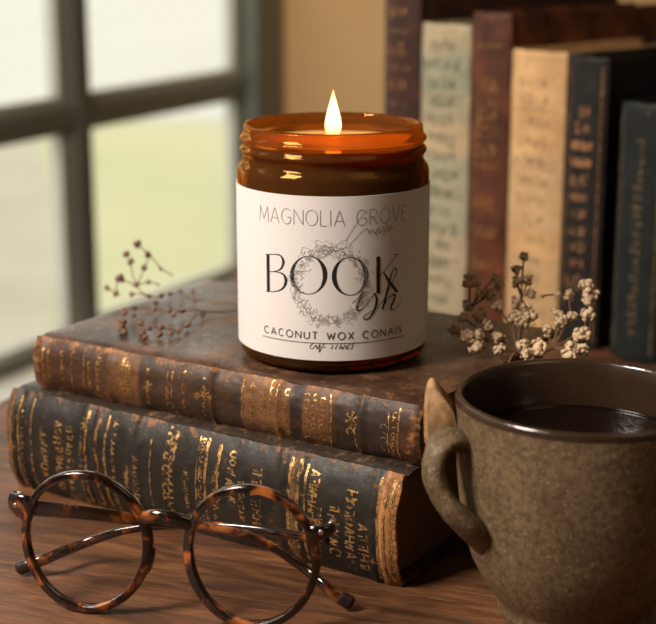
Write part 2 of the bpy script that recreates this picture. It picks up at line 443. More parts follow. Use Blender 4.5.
def curl(bm, fm, u, v, r, s=1, lw=.0004):
    ribbon(bm, [(u + s * (r * (1 - j * .07)) * math.cos(j * .55), v + r * (1 - j * .07) * math.sin(j * .55), lw) for j in range(12)], fm, .0003)

m_gilt = gilt('worn gilding', (.85, .47, .16), .54)
m_gilt_dull = gilt('rubbed gilding', (.60, .31, .11), .5, .6, .45)
# --- upper book
A0 = Vector((-117.5, 571.5, 0)); A1 = Vector((30.5, 480.5, 0)); L1 = (A1 - A0).length / 1000; r1 = math.atan2(A1.y - A0.y, A1.x - A0.x); T1b = .0215
LB = .0415                      # thickness of the lower book
def U1(px, frac=.5):           # spine position seen at a given picture column, mid height
    n = Vector((math.sin(r1), -math.cos(r1), 0)); p = onplane(px, 355 + (px - 38) * .178 + 20, A0 + Vector((0, 0, -170)), n)
    return (p - A0).dot(Vector((math.cos(r1), math.sin(r1), 0))) / 1000
c_up = leather('brown leather boards', (.095, .048, .026), (.038, .019, .011), (.24, .12, .05), L1, T1b, .35, .30, bumps=.3)
s_up = leather('brown leather spine', (.12, .05, .02), (.038, .018, .009), (.46, .20, .07), L1, T1b, .75, .5,
    patches=[(U1(242), U1(288), (.22, .10, .04), .65), (U1(289), U1(301), (.018, .012, .009), .9), (U1(302), U1(328), (.16, .075, .03), .6), (U1(334), U1(388), (.022, .016, .013), .9), (U1(110), U1(138), (.17, .08, .03), .6), (U1(139), U1(240), (.03, .02, .014), .75), (U1(50), U1(108), (.035, .018, .012), .6)])
m_pages = pages('browned paper')
base = W(A0 + Vector((0, 0, TZ))) + Vector((0, 0, LB))
off = Vector((-math.sin(r1), math.cos(r1), 0)) * .0035
ub, fu = make_book('leather_book', base + off, r1, L1, .116, T1b, .0035, (c_up, s_up, m_pages),
    'thinner brown leather book with gilt spine, lying on top of the stack beneath the candle', bands=[(.0045, .0012), (.0385, .0015), (.088, .001), (.1165, .0012), (.151, .0012)], seed=3)
bm = bmesh.new(); lo, hi = .0015, T1b - .0015
for px in (44, 49, 72, 84, 97, 172, 388): gline(bm, fu, U1(px), lo + .002, hi - .002, .00045, .0004)
for px in (242, 331, 398): gline(bm, fu, U1(px), lo, hi, .0007, .0003, -.001 if px == 331 else 0)
for px, a, b in ((63, .3, .8), (90, .3, .75), (99, .2, .8)): lacy(bm, fu, U1(px), T1b * a, T1b * b, .002)
for k in (-.0022, -.0008, .0009, .0023): lacy(bm, fu, U1(125) + k, lo + .003 * abs(k) * 400, hi - .003 * abs(k) * 400, .0016, .0018, .0004)
for px in (148, 168, 184, 204): lacy(bm, fu, U1(px), T1b * .2, T1b * .85, .0018, .003)
flower(bm, fu, U1(148), T1b * .5, .0022); flower(bm, fu, U1(205), T1b * .55, .0022); flower(bm, fu, U1(198), T1b * .5, .0014); flower(bm, fu, U1(212), T1b * .5, .0014)
for px in (252, 262, 271, 279, 286): lacy(bm, fu, U1(px), lo, hi, .0024, .0026, .00035)
for px in (306, 314, 322): lacy(bm, fu, U1(px), lo + .001, hi - .001, .0026, .0022, .0004)
flower(bm, fu, U1(352), T1b * .62, .0026, .0005); curl(bm, fu, U1(350), T1b * .4, .0018, 1, .0006); gline(bm, fu, U1(355), T1b * .12, T1b * .5, .0007)
lacy(bm, fu, U1(394), lo + .003, hi - .002, .002, .002); lacy(bm, fu, U1(384), T1b * .25, T1b * .6, .003, .0025)
link('gilt_tooling', bm, m_gilt, ub, False)
# --- lower book
B0 = Vector((-129.3, 569.5, 0)); B1 = Vector((22.5, 470.8, 0)); L2 = (B1 - B0).length / 1000; r2 = math.atan2(B1.y - B0.y, B1.x - B0.x); T2b = LB
c_lo = leather('black leather boards', (.05, .035, .024), (.02, .015, .012), (.28, .15, .07), L2, T2b, .35, .36, bumps=.3)
s_lo = leather('black leather spine', (.026, .021, .015), (.012, .010, .008), (.42, .17, .05), L2, T2b, .55, .48, bumps=.4,
    patches=[(-.01, .004, (.20, .105, .05), .6), (.062, .068, (.022, .018, .015), .7), (.138, .1405, (.16, .08, .035), .7), (.1745, .190, (.42, .19, .07), .95)])
base = W(B0 + Vector((0, 0, TZ))); off = Vector((-math.sin(r2), math.cos(r2), 0)) * .0055
lb, fl = make_book('leather_book', base + off, r2, L2, .128, T2b, .0055, (c_lo, s_lo, pages('dark browned paper', (.20, .12, .065))),
    'thick black leather book with gilt lettering, lying on the table under the thinner book', bands=[(.004, .0014), (.0095, .001), (.0415, .0018), (.0475, .0012), (.0685, .0016), (.134, .0014), (.141, .002), (.172, .0012), (.1765, .0012)], bt=.0032, seed=11)
def U2(px):
    n = Vector((math.sin(r2), -math.cos(r2), 0)); p = onplane(px, 438 + (px - 8) * .222, B0 + Vector((0, 0, -200)), n)
    return (p - B0).dot(Vector((math.cos(r2), math.sin(r2), 0))) / 1000
bm = bmesh.new(); lo, hi = .002, T2b - .002
for px in (12, 18, 31): gline(bm, fl, U2(px), lo, hi, .0007, .0004)
lacy(bm, fl, U2(23), lo, hi, .0018, .003)
for px, a, b in ((44, .22, .68), (58, .12, .80), (69, .15, .74)): scrawl(bm, fl, U2(px), T2b * a, T2b * b, .0036, .0007)
for px in (82, 113): lacy(bm, fl, U2(px), lo, hi - .001, .0024, .0024, .0005)
for px in (86, 97, 105): gline(bm, fl, U2(px), lo, hi, .0009, .0006)
scrawl(bm, fl, U2(126), T2b * .3, T2b * .55, .002, .0004); scrawl(bm, fl, U2(136), T2b * .25, T2b * .62, .0034, .0006)
gline(bm, fl, U2(150), T2b * .2, hi - .004, .0005)
for k in (-.0012, .0012): lacy(bm, fl, U2(168) + k, lo, hi, .0028, .003, .0006)
gline(bm, fl, U2(173), T2b * .7, hi, .0013)
scrawl(bm, fl, U2(186), T2b * .2, T2b * .6, .0018, .0004)
lacy(bm, fl, U2(200), lo, hi, .002, .0018, .0005); gline(bm, fl, U2(205), lo, hi, .0012, .0005); gline(bm, fl, U2(196), lo, hi, .0006)
gline(bm, fl, U2(217), T2b * .35, hi - .001, .0014, .0006); lacy(bm, fl, U2(214), lo, T2b * .7, .0016, .0022)
scrawl(bm, fl, U2(231), T2b * .45, T2b * .86, .0036, .0007); scrawl(bm, fl, U2(241), T2b * .3, T2b * .65, .0026, .0005); scrawl(bm, fl, U2(256), T2b * .3, T2b * .8, .0040, .0007)
for px in (288, 298): gline(bm, fl, U2(px), lo, hi, .0013, .0006)
lacy(bm, fl, U2(292), lo, hi, .0016, .003); gline(bm, fl, U2(304), lo, hi - .001, .0010)
scrawl(bm, fl, U2(312), T2b * .28, T2b * .9, .0044, .0007, .8); scrawl(bm, fl, U2(319), T2b * .3, T2b * .6, .0024, .0005)
scrawl(bm, fl, U2(333), T2b * .18, T2b * .60, .0046, .0007); scrawl(bm, fl, U2(350), T2b * .2, T2b * .74, .0046, .0008, .85); scrawl(bm, fl, U2(363), T2b * .12, T2b * .5, .0042, .0007)
for px in (377, 384, 389): gline(bm, fl, U2(px), lo, hi, .0009, .0006)
for px in (393, 398, 403): lacy(bm, fl, U2(px), lo, hi, .003, .003, .0006)
link('gilt_lettering', bm, gilt('gold leaf lettering', (.85, .50, .19), .535), lb, False)

# --- upright books at the back; row runs 44 degrees towards the camera on the right
ROW = Vector((.69, -.72, 0)).normalized(); CV = Vector((.72, .69, 0)).normalized(); CV = Vector((-ROW.y, ROW.x, 0))
def solve_s(px, zrel=-150):     # position along the row line seen at picture column px
    lo_, hi_ = -150., 260.
    for _ in range(50):
        m = (lo_ + hi_) / 2; p = RP + ROW * m + Vector((0, 0, zrel))
        f = p.y * CP - p.z * SP
        if 328 + F * p.x / f < px: lo_ = m
        else: hi_ = m
    return lo_
RP = Vector((66, 853, 0))
def upright(px0, px1, ztop, D, base, dark, worn, pagecol, label, wear=.5, back=0., bulge=.004, seed=0, sheen=.62, patches=(), board_col=None):
    s0, s1 = solve_s(px0), solve_s(px1)
    p = RP + ROW * s0 + CV * back; T = (s1 - s0 - .6) / 1000; H = (ztop - TZ) / 1000
    # local x -> up, local y -> CV (away from spine), local z -> ROW
    # local z = x cross y = up cross CV = -ROW, so the base corner is the near end of the row
    p = RP + ROW * (s1 - .3) + CV * back
    M = Matrix((Vector((0, 0, 1)), CV, Vector((0, 0, 1)).cross(CV))).transposed()
    cm = leather(label.split(' book')[0] + ' board', board_col or base, dark, worn, H, T, wear * .6, sheen, patches=())
    sm = leather(label.split(' book')[0] + ' spine', base, dark, worn, H, T, wear, sheen, patches=patches)
    loc = W(p + Vector((0, 0, TZ)))
    r, fm = make_book('upright_book', loc, 0, H, D, T, bulge, (cm, sm, pages('paper', pagecol)), label, tiltm=M, seed=seed, bt=.0025, group='old books standing in a row behind the candle')
    return r, fm, H, T
B = []
r, fm, H, T = upright(383, 419, -14, .19, (.065, .022, .012), (.03, .012, .008), (.20, .08, .035), (.25, .16, .08), 'tall dark brown book behind the jar rim, leftmost in the upright row', seed=21)
bm = bmesh.new()
for v in range(9): lacy(bm, lambda a, b: fm(b, a), T * .5, 0, 0, .001)
for k in range(8):
    u = H * (.18 + .1 * k); ribbon(bm, [(u, T * .22, .0012), (u, T * .8, .0012)], fm); scrawl(bm, fm, u + H * .05, T * .3, T * .7, .006, .0012)
link('gilt_lettering', bm, m_gilt_dull, r, False)
r, fm, H, T = upright(420, 468, -54, .115, (.45, .37, .24), (.33, .29, .19), (.55, .42, .25), (.5, .38, .22), 'cream and faded green book just right of the candle', wear=.4, seed=22, sheen=.6,
    patches=[(.128, .150, (.22, .25, .18), .7), (.095, .112, (.52, .36, .20), .5), (.05, .09, (.27, .31, .22), .5), (.155, .166, (.42, .34, .20), .5)])
bm = bmesh.new()
for k in range(15):
    u = H * (.06 + .062 * k)
    scrawl(bm, fm, u, T * random.uniform(.15, .3), T * random.uniform(.6, .85), .0065, .0013)
for u in (.2, .42, .44, .74, .76): ribbon(bm, [(H * u, T * .08, .001), (H * u, T * .92, .001)], fm)
link('ink_lettering', bm, gilt('faded green ink', (.16, .17, .11), .53, 0, .8), r, False)
r, fm, H, T = upright(469, 507, -46.5, .15, (.125, .036, .012), (.05, .016, .008), (.34, .10, .03), (.3, .18, .09), 'red brown leather book between the cream and tan books', seed=23, board_col=(.20, .062, .022))
bm = bmesh.new()
for u in (.12, .3, .32, .52, .62, .645, .72, .9): ribbon(bm, [(H * u, T * .15, .0014), (H * u, T * .88, .0014)], fm)
for u in (.2, .4, .57, .68, .78): scrawl(bm, fm, H * u, T * .25, T * .75, .008, .0015)
link('gilt_lettering', bm, m_gilt_dull, r, False)
r, fm, H, T = upright(508, 562, -65, .118, (.66, .42, .20), (.48, .28, .13), (.60, .32, .13), (.5, .33, .17), 'tan parchment book standing behind the dried white flowers', wear=.35, seed=24, sheen=.6,
    patches=[(.06, .10, (.45, .33, .18), .5), (.012, .045, (.36, .25, .14), .5)])
bm = bmesh.new()
for k in range(13): 
    u = H * (.08 + .068 * k); scrawl(bm, fm, u, T * random.uniform(.2, .35), T * random.uniform(.55, .8), .0055, .0009)
for u in (.8, .62, .6): ribbon(bm, [(H * u, T * .1, .0008), (H * u, T * .9, .0008)], fm)
link('ink_lettering', bm, gilt('faded brown ink', (.26, .15, .07), .50, 0, .8), r, False)
r, fm, H, T = upright(563, 603, -66, .13, (.010, .008, .006), (.006, .005, .004), (.08, .045, .025), (.2, .13, .07), 'black book with copper spine lettering, right of the tan book', seed=25, wear=.35)
bm = bmesh.new()
for k in range(11):
    u = H * (.24 + .058 * k)
    if k in (7, 8): ribbon(bm, [(u, T * .25, .004), (u, T * .75, .004)], fm)
    scrawl(bm, fm, u, T * .34, T * .66, .0048 if k % 3 else .007, .0009)
for v in (.1, .9): ribbon(bm, [(H * .03, T * v, .0006), (H * .97, T * v, .0006)], fm)
link('copper_lettering', bm, gilt('copper lettering', (.55, .27, .12), .56, .4, .5), r, False)
r, fm, H, T = upright(616, 664, -87, .10, (.007, .011, .010), (.004, .006, .006), (.06, .05, .035), (.25, .17, .09), 'small dark blue green book, rightmost in the upright row', seed=26, wear=.3)
bm = bmesh.new()
for k in range(22): scrawl(bm, fm, H * (.12 + .035 * k), T * .40, T * .50, .0030, .0005)
for v in (.1, .9): ribbon(bm, [(H * .03, T * v, .0006), (H * .97, T * v, .0006)], fm)
link('spine_lettering', bm, gilt('dull gold print', (.32, .22, .10), .56, .3, .5), r, False)
#BOOKS_END

# ================================================================ CANDLE
JC = Vector((1.9, 553.0, 0)); ZJ = -158.0
cbase = Vector((JC.x / 1000, JC.y / 1000, (TZ / 1000 + EYE) + LB + T1b + .0003))
cd = empty('candle', cbase, 0, 'lit scented candle in an amber glass jar with white paper label', 'candle')
RJ = .0357
t = NT('amber glass')
g = t.n('ShaderNodeBsdfGlass', IOR=1.45, Roughness=.01); g.inputs[0].default_value = (.80, .48, .16, 1)
tl = t.n('ShaderNodeBsdfTranslucent'); tl.inputs[0].default_value = (.85, .40, .05, 1)
df = t.n('ShaderNodeBsdfDiffuse'); df.inputs[0].default_value = (.32, .14, .04, 1)
m1 = t.n('ShaderNodeMixShader'); m1.inputs[0].default_value = .5; t.l(tl.outputs[0], m1.inputs[1]); t.l(df.outputs[0], m1.inputs[2])
m2 = t.n('ShaderNodeMixShader'); m2.inputs[0].default_value = .24; t.l(g.outputs[0], m2.inputs[1]); t.l(m1.outputs[0], m2.inputs[2])
va = t.n('ShaderNodeVolumeAbsorption', Density=150); va.inputs[0].default_value = (.72, .46, .20, 1); t.l(va.outputs[0], t.out.inputs[1]); t.l(m2.outputs[0], t.out.inputs[0]); m_amber = t.m
prof = [(0, .0012), (.020, .0008), (.029, 0), (.0325, .0006), (.0350, .0025), (.0355, .0055), (RJ, .009), (RJ, .064), (RJ, .0695), (.0353, .0715), (.0342, .0728), (.0336, .0738),
        (.0335, .0752), (.0338, .0761), (.0345, .0768), (.0347, .0775), (.0344, .0783), (.0336, .0791), (.0334, .0800), (.0337, .0806), (.0344, .0812), (.0346, .0819), (.0342, .0826), (.0334, .0834), (.0332, .0848), (.0331, .0862), (.0326, .0868), (.0317, .0868), (.0312, .0862)]
inner = [(.0310, .084), (.0310, .074), (.0318, .071), (.0327, .068), (.0327, .0165), (.0315, .0130), (.027, .0115), (0, .0112)]
bm = bmesh.new(); lathe(bm, prof + inner, 160); link('jar', bm, m_amber, cd, True, angle=1.2)
t = NT('coconut wax'); v = t.coord(); n = t.noise(v, 60)
t.pbr(t.mix(n, (.66, .31, .085), (.74, .38, .12)), .35, t.bump(n, .1), Subsurface_Weight=.5, Subsurface_Scale=.01); t.p.inputs['Subsurface Radius'].default_value = (1, .5, .2)
bm = bmesh.new(); lathe(bm, [(0, .0115), (.0268, .0118), (.0312, .0133), (.0324, .0168), (.0324, .0678), (.0315, .0708), (.0307, .0738), (.0307, .0800), (.0300, .0796), (.022, .0793), (.008, .0789), (0, .0788)], 96); link('wax', bm, t.m, cd)
bm = bmesh.new(); tube(bm, crom([(0, 0, .0785), (.0002, 0, .081), (.0006, 0, .0835), (.0013, .0002, .0855)], 4), .0006, n=8); link('wick', bm, simple('charred wick', (.02, .015, .012), .9), cd)
t = NT('flame'); sx = t.n('ShaderNodeSeparateXYZ'); tc = t.n('ShaderNodeTexCoord'); t.l(tc.outputs['Generated'], sx.inputs[0])
em = t.n('ShaderNodeEmission'); em.inputs[1].default_value = 3.2
t.l(t.ramp(sx.outputs[2], [(0, (1., .28, .05)), (.18, (1., .55, .18)), (.45, (1., .80, .42)), (.8, (1., .70, .28)), (1, (1., .42, .09))]), em.inputs[0]); t.l(em.outputs[0], t.out.inputs[0])
bm = bmesh.new(); lathe(bm, [(0, .0805), (.0014, .0811), (.0025, .0828), (.0031, .0850), (.0030, .0872), (.0024, .0902), (.0015, .0935), (.0007, .0965), (0, .0990)], 32)
fo = link('flame', bm, t.m, cd)
# label
m_label = simple('paper label', (.76, .725, .70), .55, .02, 80, .05, Specular_IOR_Level=.3)
def lab(theta, z, off=.0): r = RJ + .00025 + off; return Vector((r * math.sin(theta), -r * math.cos(theta), z))
bm = bmesh.new(); nt = 90; t0, t1 = -2.3, 2.3; z0l, z1l = .0058, .0655
for (th_, o_) in ((0, 0),):
    vs = [[bm.verts.new(lab(t0 + (t1 - t0) * i / nt, z0l + (z1l - z0l) * j, -.0002 if k else .0001)) for j, k in ((0, 1), (0, 0), (1, 0), (1, 1))] for i in range(nt + 1)]
    for i in range(nt):
        for j in range(4): bm.faces.new((vs[i][j], vs[i + 1][j], vs[i + 1][(j + 1) % 4], vs[i][(j + 1) % 4]))
    bm.faces.new(vs[0]); bm.faces.new(vs[-1][::-1])
lbl = link('label', bm, m_label, cd, True, angle=.6)
# the print, measured on the photograph as (px, py) and carried onto the cylinder as (arc, height)
cx, cy, rr = JC.x, JC.y, RJ * 1000 + .35
def cyl(px, py):
    d = ray(px, py); a = d.x ** 2 + d.y ** 2; b = -2 * (d.x * cx + d.y * cy); c = cx * cx + cy * cy - rr * rr
    k = (-b - math.sqrt(max(0, b * b - 4 * a * c))) / (2 * a); p = d * k
    th = math.atan2(p.x - cx, -(p.y - cy)); return th * RJ, (p.z + EYE * 1000) / 1000 - cbase.z
fm_l = lambda a, z: lab(a / RJ, z, .0002)
MM = .001
# local text space: label "x" arc metres, "z" metres. anchor lines fitted from the picture
def place(px0, px1, ytop, ybot):   # returns a mapper from unit text box to label space (centre column used for heights)
    a0 = cyl(px0, (ytop + ybot) / 2)[0]; a1 = cyl(px1, (ytop + ybot) / 2)[0]
    zt = cyl(333, ytop)[1]; zb = cyl(333, ybot)[1]
    return lambda x, y: (a0 + (a1 - a0) * x, zb + (zt - zb) * y)
def arc(cx_, cy_, rx, ry, a0, a1, n=14): return [(cx_ + rx * math.cos(math.radians(a0 + (a1 - a0) * i / n)), cy_ + ry * math.sin(math.radians(a0 + (a1 - a0) * i / n))) for i in range(n + 1)]
G = {  # light capitals, unit height, width given
 'M': (.95, [[(0, 0), (.08, 1), (.47, .15), (.87, 1), (.95, 0)]]), 'A': (.8, [[(0, 0), (.4, 1), (.8, 0)], [(.14, .32), (.66, .32)]]),
 'G': (.85, [arc(.45, .5, .43, .5, 50, 320, 20) + [(.83, .45), (.5, .45)]]), 'N': (.75, [[(0, 0), (0, 1), (.75, 0), (.75, 1)]]),
 'O': (.9, [arc(.45, .5, .45, .5, 0, 360, 28)]), 'L': (.5, [[(0, 1), (0, 0), (.5, 0)]]), 'I': (.1, [[(.05, 0), (.05, 1)]]),
 'R': (.65, [[(0, 0), (0, 1)] + arc(.3, .75, .3, .25, 90, -90, 12) + [(0, .5)], [(.25, .5), (.65, 0)]]), 'V': (.75, [[(0, 1), (.38, 0), (.75, 1)]]),
 'E': (.5, [[(.5, 1), (0, 1), (0, 0), (.5, 0)], [(0, .52), (.4, .52)]]), 'C': (.75, [arc(.42, .5, .42, .5, 50, 310, 18)]),
 'U': (.7, [[(0, 1), (0, .3)] + arc(.35, .3, .35, .3, 180, 360, 10) + [(.7, 1)]]), 'T': (.6, [[(0, 1), (.6, 1)], [(.3, 1), (.3, 0)]]),
 'W': (1., [[(0, 1), (.25, 0), (.5, .85), (.75, 0), (1, 1)]]), 'X': (.65, [[(0, 0), (.65, 1)], [(0, 1), (.65, 0)]]),
 'S': (.5, [arc(.25, .75, .24, .24, 40, 270, 12) + arc(.25, .25, .24, .25, 90, -140, 12)]), 'D': (.75, [[(0, 0), (0, 1)] + arc(.2, .5, .55, .5, 90, -90, 14) + [(0, 0)]]), ' ': (.45, [])}
def text(bm, s, px0, px1, ytop, ybot, lw, track=.22, ratio=None):
    tot = sum(G[c][0] for c in s) + track * (len(s) - 1); f = place(px0, px1, ytop, ybot); x = 0
    for c in s:
        for st in G[c][1]:
            ribbon(bm, [(*f((x + a) / tot, b), lw * MM) for a, b in st], fm_l, .0005)
        x += G[c][0] + track
def pxline(bm, pts, smooth=True, k=6):
    """pts (px, py, width mm)"""
    if smooth: pts = [tuple(p) for p in crom(pts, k)]
    ribbon(bm, [(*cyl(x, y), w * MM) for x, y, w in pts], fm_l, .0005)
bm = bmesh.new(); text(bm, 'MAGNOLIA GROVE', 260, 406, 210.5, 226, .26)
# small script under GROVE with two long flourishes
pxline(bm, [(346, 240, .2), (351, 232, .2), (357, 222, .2), (364, 213, .2), (369, 210, .15)])
pxline(bm, [(348, 246, .15), (355, 239, .2), (361, 232, .2), (367, 228.5, .25), (369, 233, .35), (372, 229, .2), (375, 234, .35), (378, 228, .2), (380, 233, .35), (383, 226, .2), (384, 232, .3), (387, 224, .2), (388, 231, .35), (391, 226, .25), (390, 231, .3), (395, 226, .15)])
pxline(bm, [(376, 236, .2), (377, 231, .2), (381, 226, .2)]); pxline(bm, [(383, 235, .25), (388, 228, .2), (392, 224, .2)])
link('brand_lettering', bm, simple('grey print', (.30, .27, .25), .6), lbl, False)
# wreath
bm = bmesh.new(); WX, WY = 331, 285
for k in range(620):
    a = random.random() * 2 * PI; r0 = random.gauss(1, .085)
    x = WX + 35 * r0 * math.cos(a); y = WY + 36 * r0 * math.sin(a)
    b = a + PI / 2 + random.uniform(-1.2, 1.2); l = random.uniform(2.0, 5.0)
    p = [(x, y, .10), (x + l * .5 * math.cos(b) + random.uniform(-1, 1), y + l * .5 * math.sin(b) + random.uniform(-1, 1), .14), (x + l * math.cos(b + .5), y + l * math.sin(b + .5), .08)]
    pxline(bm, p, True, 3)
for k in range(34):      # little leaves and blossoms
    a = random.random() * 2 * PI; r0 = random.choice((.9, 1.0, 1.12, 1.2)); x = WX + 35 * r0 * math.cos(a); y = WY + 36 * r0 * math.sin(a); s = random.uniform(1.6, 3); h = random.random() * 6
    pxline(bm, [(x + s * math.cos(h + j * 1.05) * (1 if j % 2 else .4), y + s * math.sin(h + j * 1.05) * (1 if j % 2 else .4), .11) for j in range(7)], False)
for sx_ in (-1, 1):      # the knot at the top
    pxline(bm, [(331, 251, .15), (331 + sx_ * 8, 243, .15), (331 + sx_ * 15, 240, .15), (331 + sx_ * 14, 247, .15), (331 + sx_ * 6, 250, .15), (331, 251, .15)])
    pxline(bm, [(331, 251, .15), (331 + sx_ * 7, 257, .15), (331 + sx_ * 16, 258, .15)])
pxline(bm, [(303, 247, .12), (301, 254, .12), (307, 258, .12), (312, 251, .12), (303, 247, .12)])
link('wreath_print', bm, simple('pale grey print', (.33, .30, .28), .6), lbl, False)
# BOOK: high contrast capitals
bm = bmesh.new()
def O(x0, x1, y0, y1, thick, side=0):
    cx_, cy_ = (x0 + x1) / 2, (y0 + y1) / 2; n = 44
    pts = []
    for i in range(n + 1):
        a = 2 * PI * i / n; w = .22 + (thick - .22) * abs(math.cos(a + .12)) ** 2.4
        pts.append((cx_ + (x1 - x0) / 2 * math.cos(a), cy_ + (y1 - y0) / 2 * math.sin(a), w))
    pxline(bm, pts, False)
def st(pts, sm=False): pxline(bm, pts, sm)
st([(268, 254, 1.4), (268.5, 291, 1.4)])
st([(266, 254.3, .25), (276, 254.3, .3), (281, 256, .6), (283.5, 262, 1.0), (281, 268.5, .6), (276, 271, .25), (268, 271.5, .22)], True)
st([(268, 271.5, .22), (278, 272, .3), (284, 275, .8), (286, 281, 1.15), (283, 288, .7), (276, 291.3, .3), (266, 291.3, .22)], True)
O(292, 325, 256, 294, 1.6); O(334, 366, 257, 295, 1.6)
st([(378.2, 256.5, 1.5), (378.2, 293.5, 1.5)])
st([(396, 255, .25), (379, 277, .3)]); st([(383.5, 272, .4), (388, 280, 1.1), (397, 292, 1.2)]); st([(394, 254.6, .25), (399, 254, .25)])
# ish script
st([(352, 303, .2), (358, 298, .25), (363, 291.5, .6), (360, 299, .85), (357, 307, .9), (358.5, 310.5, .6), (363, 308, .3), (369, 301, .25), (374.5, 293, .4)], True)
st([(365, 286.5, 1.0), (365.8, 284.5, .9)])
st([(374.5, 293, .5), (376.5, 299, .9), (375, 308, .9), (369.5, 317.5, .6), (364.5, 319, .4), (364, 316, .3), (370, 312, .25), (378, 307, .25), (384, 299, .25)], True)
st([(384, 299, .25), (390, 287, .25), (395.5, 275, .3), (396.5, 269.5, .4), (393.5, 269, .3), (390.5, 277, .6), (387, 292, .9), (382.5, 309.5, .9)], True)
st([(382.5, 309.5, .3), (386.5, 301, .3), (392, 295, .5), (395, 295.5, .8), (393, 302, .9), (390.5, 307.5, .8), (393, 310, .4), (397, 307, .25), (401, 302, .2)], True)
link('title_lettering', bm, simple('black print', (.012, .011, .011), .55), lbl, False)
bm = bmesh.new(); text(bm, 'CACONUT WOX CONAIS', 265, 401, 332.5, 339.5, .42, .42)
pxl = [(262 + 141 * k / 20, 0) for k in range(21)]
za = cyl(333, 343.5)[1]; a0, a1 = cyl(263, 338)[0], cyl(403, 338)[0]
ribbon(bm, [(a0, za, .28 * MM), (a1, za, .28 * MM)], fm_l, .0006)
for w_ in ([(313, 343.5, .2), (310, 346, .3), (312, 349, .2), (316, 345, .3), (317, 349, .3), (320, 344, .2), (319, 352, .3), (322, 347, .2), (324, 343.5, .3)], [(321, 347, .3), (326, 347, .2)],
           [(331, 349, .3), (333, 345, .3)], [(335, 349, .3), (337, 345, .3)], [(339, 349, .3), (341, 345, .3), (342, 349, .3), (345, 345, .2), (346, 349, .3), (348, 347, .2)], [(349, 349, .3), (347, 346, .3), (351, 344.5, .2)], [(351, 349, .4), (354, 342, .2)]):
    pxline(bm, w_, len(w_) > 2)
link('small_lettering', bm, simple('brown print', (.09, .07, .06), .6), lbl, False)

# ================================================================ MUG
MC = W((81.5, 457, TZ)); mug = empty('coffee_mug', MC, 0, 'handmade speckled brown stoneware mug with dark rim, full of coffee', 'mug')
t = NT('speckled stoneware'); v = t.coord(); n1 = t.noise(v, 430, 4, .7); n2 = t.noise(v, 60, 5); n3 = t.noise(v, 1100, 2); vo = t.n('ShaderNodeTexVoronoi', Scale=330); t.l(v, vo.inputs['Vector'])
c = t.ramp(n2, [(.3, (.108, .070, .033)), (.7, (.185, .128, .066))])
c = t.mix(t.ramp(n1, [(.44, 0.), (.60, .65)]), c, (.055, .032, .016))
c = t.mix(t.ramp(n3, [(.60, 0.), (.72, .6)]), c, (.42, .33, .21))
m_stone = t.pbr(c, .55, t.bump(t.math('ADD', n1, t.math('MULTIPLY', n2, .8)), .35, .0006))
t = NT('dark brown glaze'); v = t.coord(); n1 = t.noise(v, 40, 5); n2 = t.noise(v, 500, 3)
m_glaze = t.pbr(t.mix(n1, (.020, .011, .007), (.050, .027, .014)), t.ramp(n1, [(.3, .16), (.7, .34)]), t.bump(t.math('ADD', n2, n1), .2, .0005), Coat_Weight=.3)
mo = [(0, .0025), (.018, .0025), (.0195, 0), (.0228, 0), (.0238, .0012), (.0238, .0032), (.0236, .0050), (.0256, .0082), (.0292, .0135), (.0326, .0205), (.0350, .029), (.0366, .039), (.0376, .050), (.0381, .060), (.0384, .0680), (.0386, .0712)]
rim = [(.0387, .0724), (.0384, .0734), (.0377, .0739), (.0368, .0737), (.0361, .0724)]
mi = [(.0354, .069), (.0347, .064), (.0350, .055), (.0345, .040), (.032, .022), (.026, .012), (.016, .008), (0, .0075)]
pr = mo + rim + mi
mats = [0] * (len(mo) - 1) + [1] * (len(rim) + len(mi))
bm = bmesh.new(); lathe(bm, [(a * 1.06, b * 1.03) for a, b in pr], 128, mats=mats)
for v_ in bm.verts:             # hand-thrown wobble
    a = math.atan2(v_.co.y, v_.co.x); k = 1 + .006 * noise.noise(Vector((math.cos(a) * 1.2, math.sin(a) * 1.2, v_.co.z * 60))) + (.0035 * math.sin(v_.co.z * 900) if v_.co.z > .01 else 0)
    v_.co.x *= k; v_.co.y *= k
link('mug_body', bm, [m_stone, m_glaze], mug)
def ML(px, py, y): return W(ony(px, py, y)) - MC
hp = [ML(469, 444, 453), ML(460, 440, 448), ML(447, 440, 444), ML(437, 450, 441), ML(433, 467, 439), ML(437, 486, 438), ML(447, 504, 437), ML(462, 520, 437), ML(476, 532, 441), ML(492, 543, 449)]
pts = crom(hp, 6); N = len(pts)
bm = bmesh.new(); tube(bm, pts, [.0028 + .0018 * (i / N) ** 2 + .0014 * (1 - i / N) ** 6 + .002 * max(0, i / N - .85) / .15 for i in range(N)], [.0062 + .0015 * math.cos(PI * 2 * i / N) for i in range(N)], n=20, up=Vector((.35, -.9, .1)))
for v_ in bm.verts: v_.co += Vector((noise.noise(v_.co * 150), noise.noise(v_.co * 150 + Vector((9, 0, 0))), noise.noise(v_.co * 150 + Vector((0, 9, 0))))) * .0006
link('handle', bm, m_stone, mug)
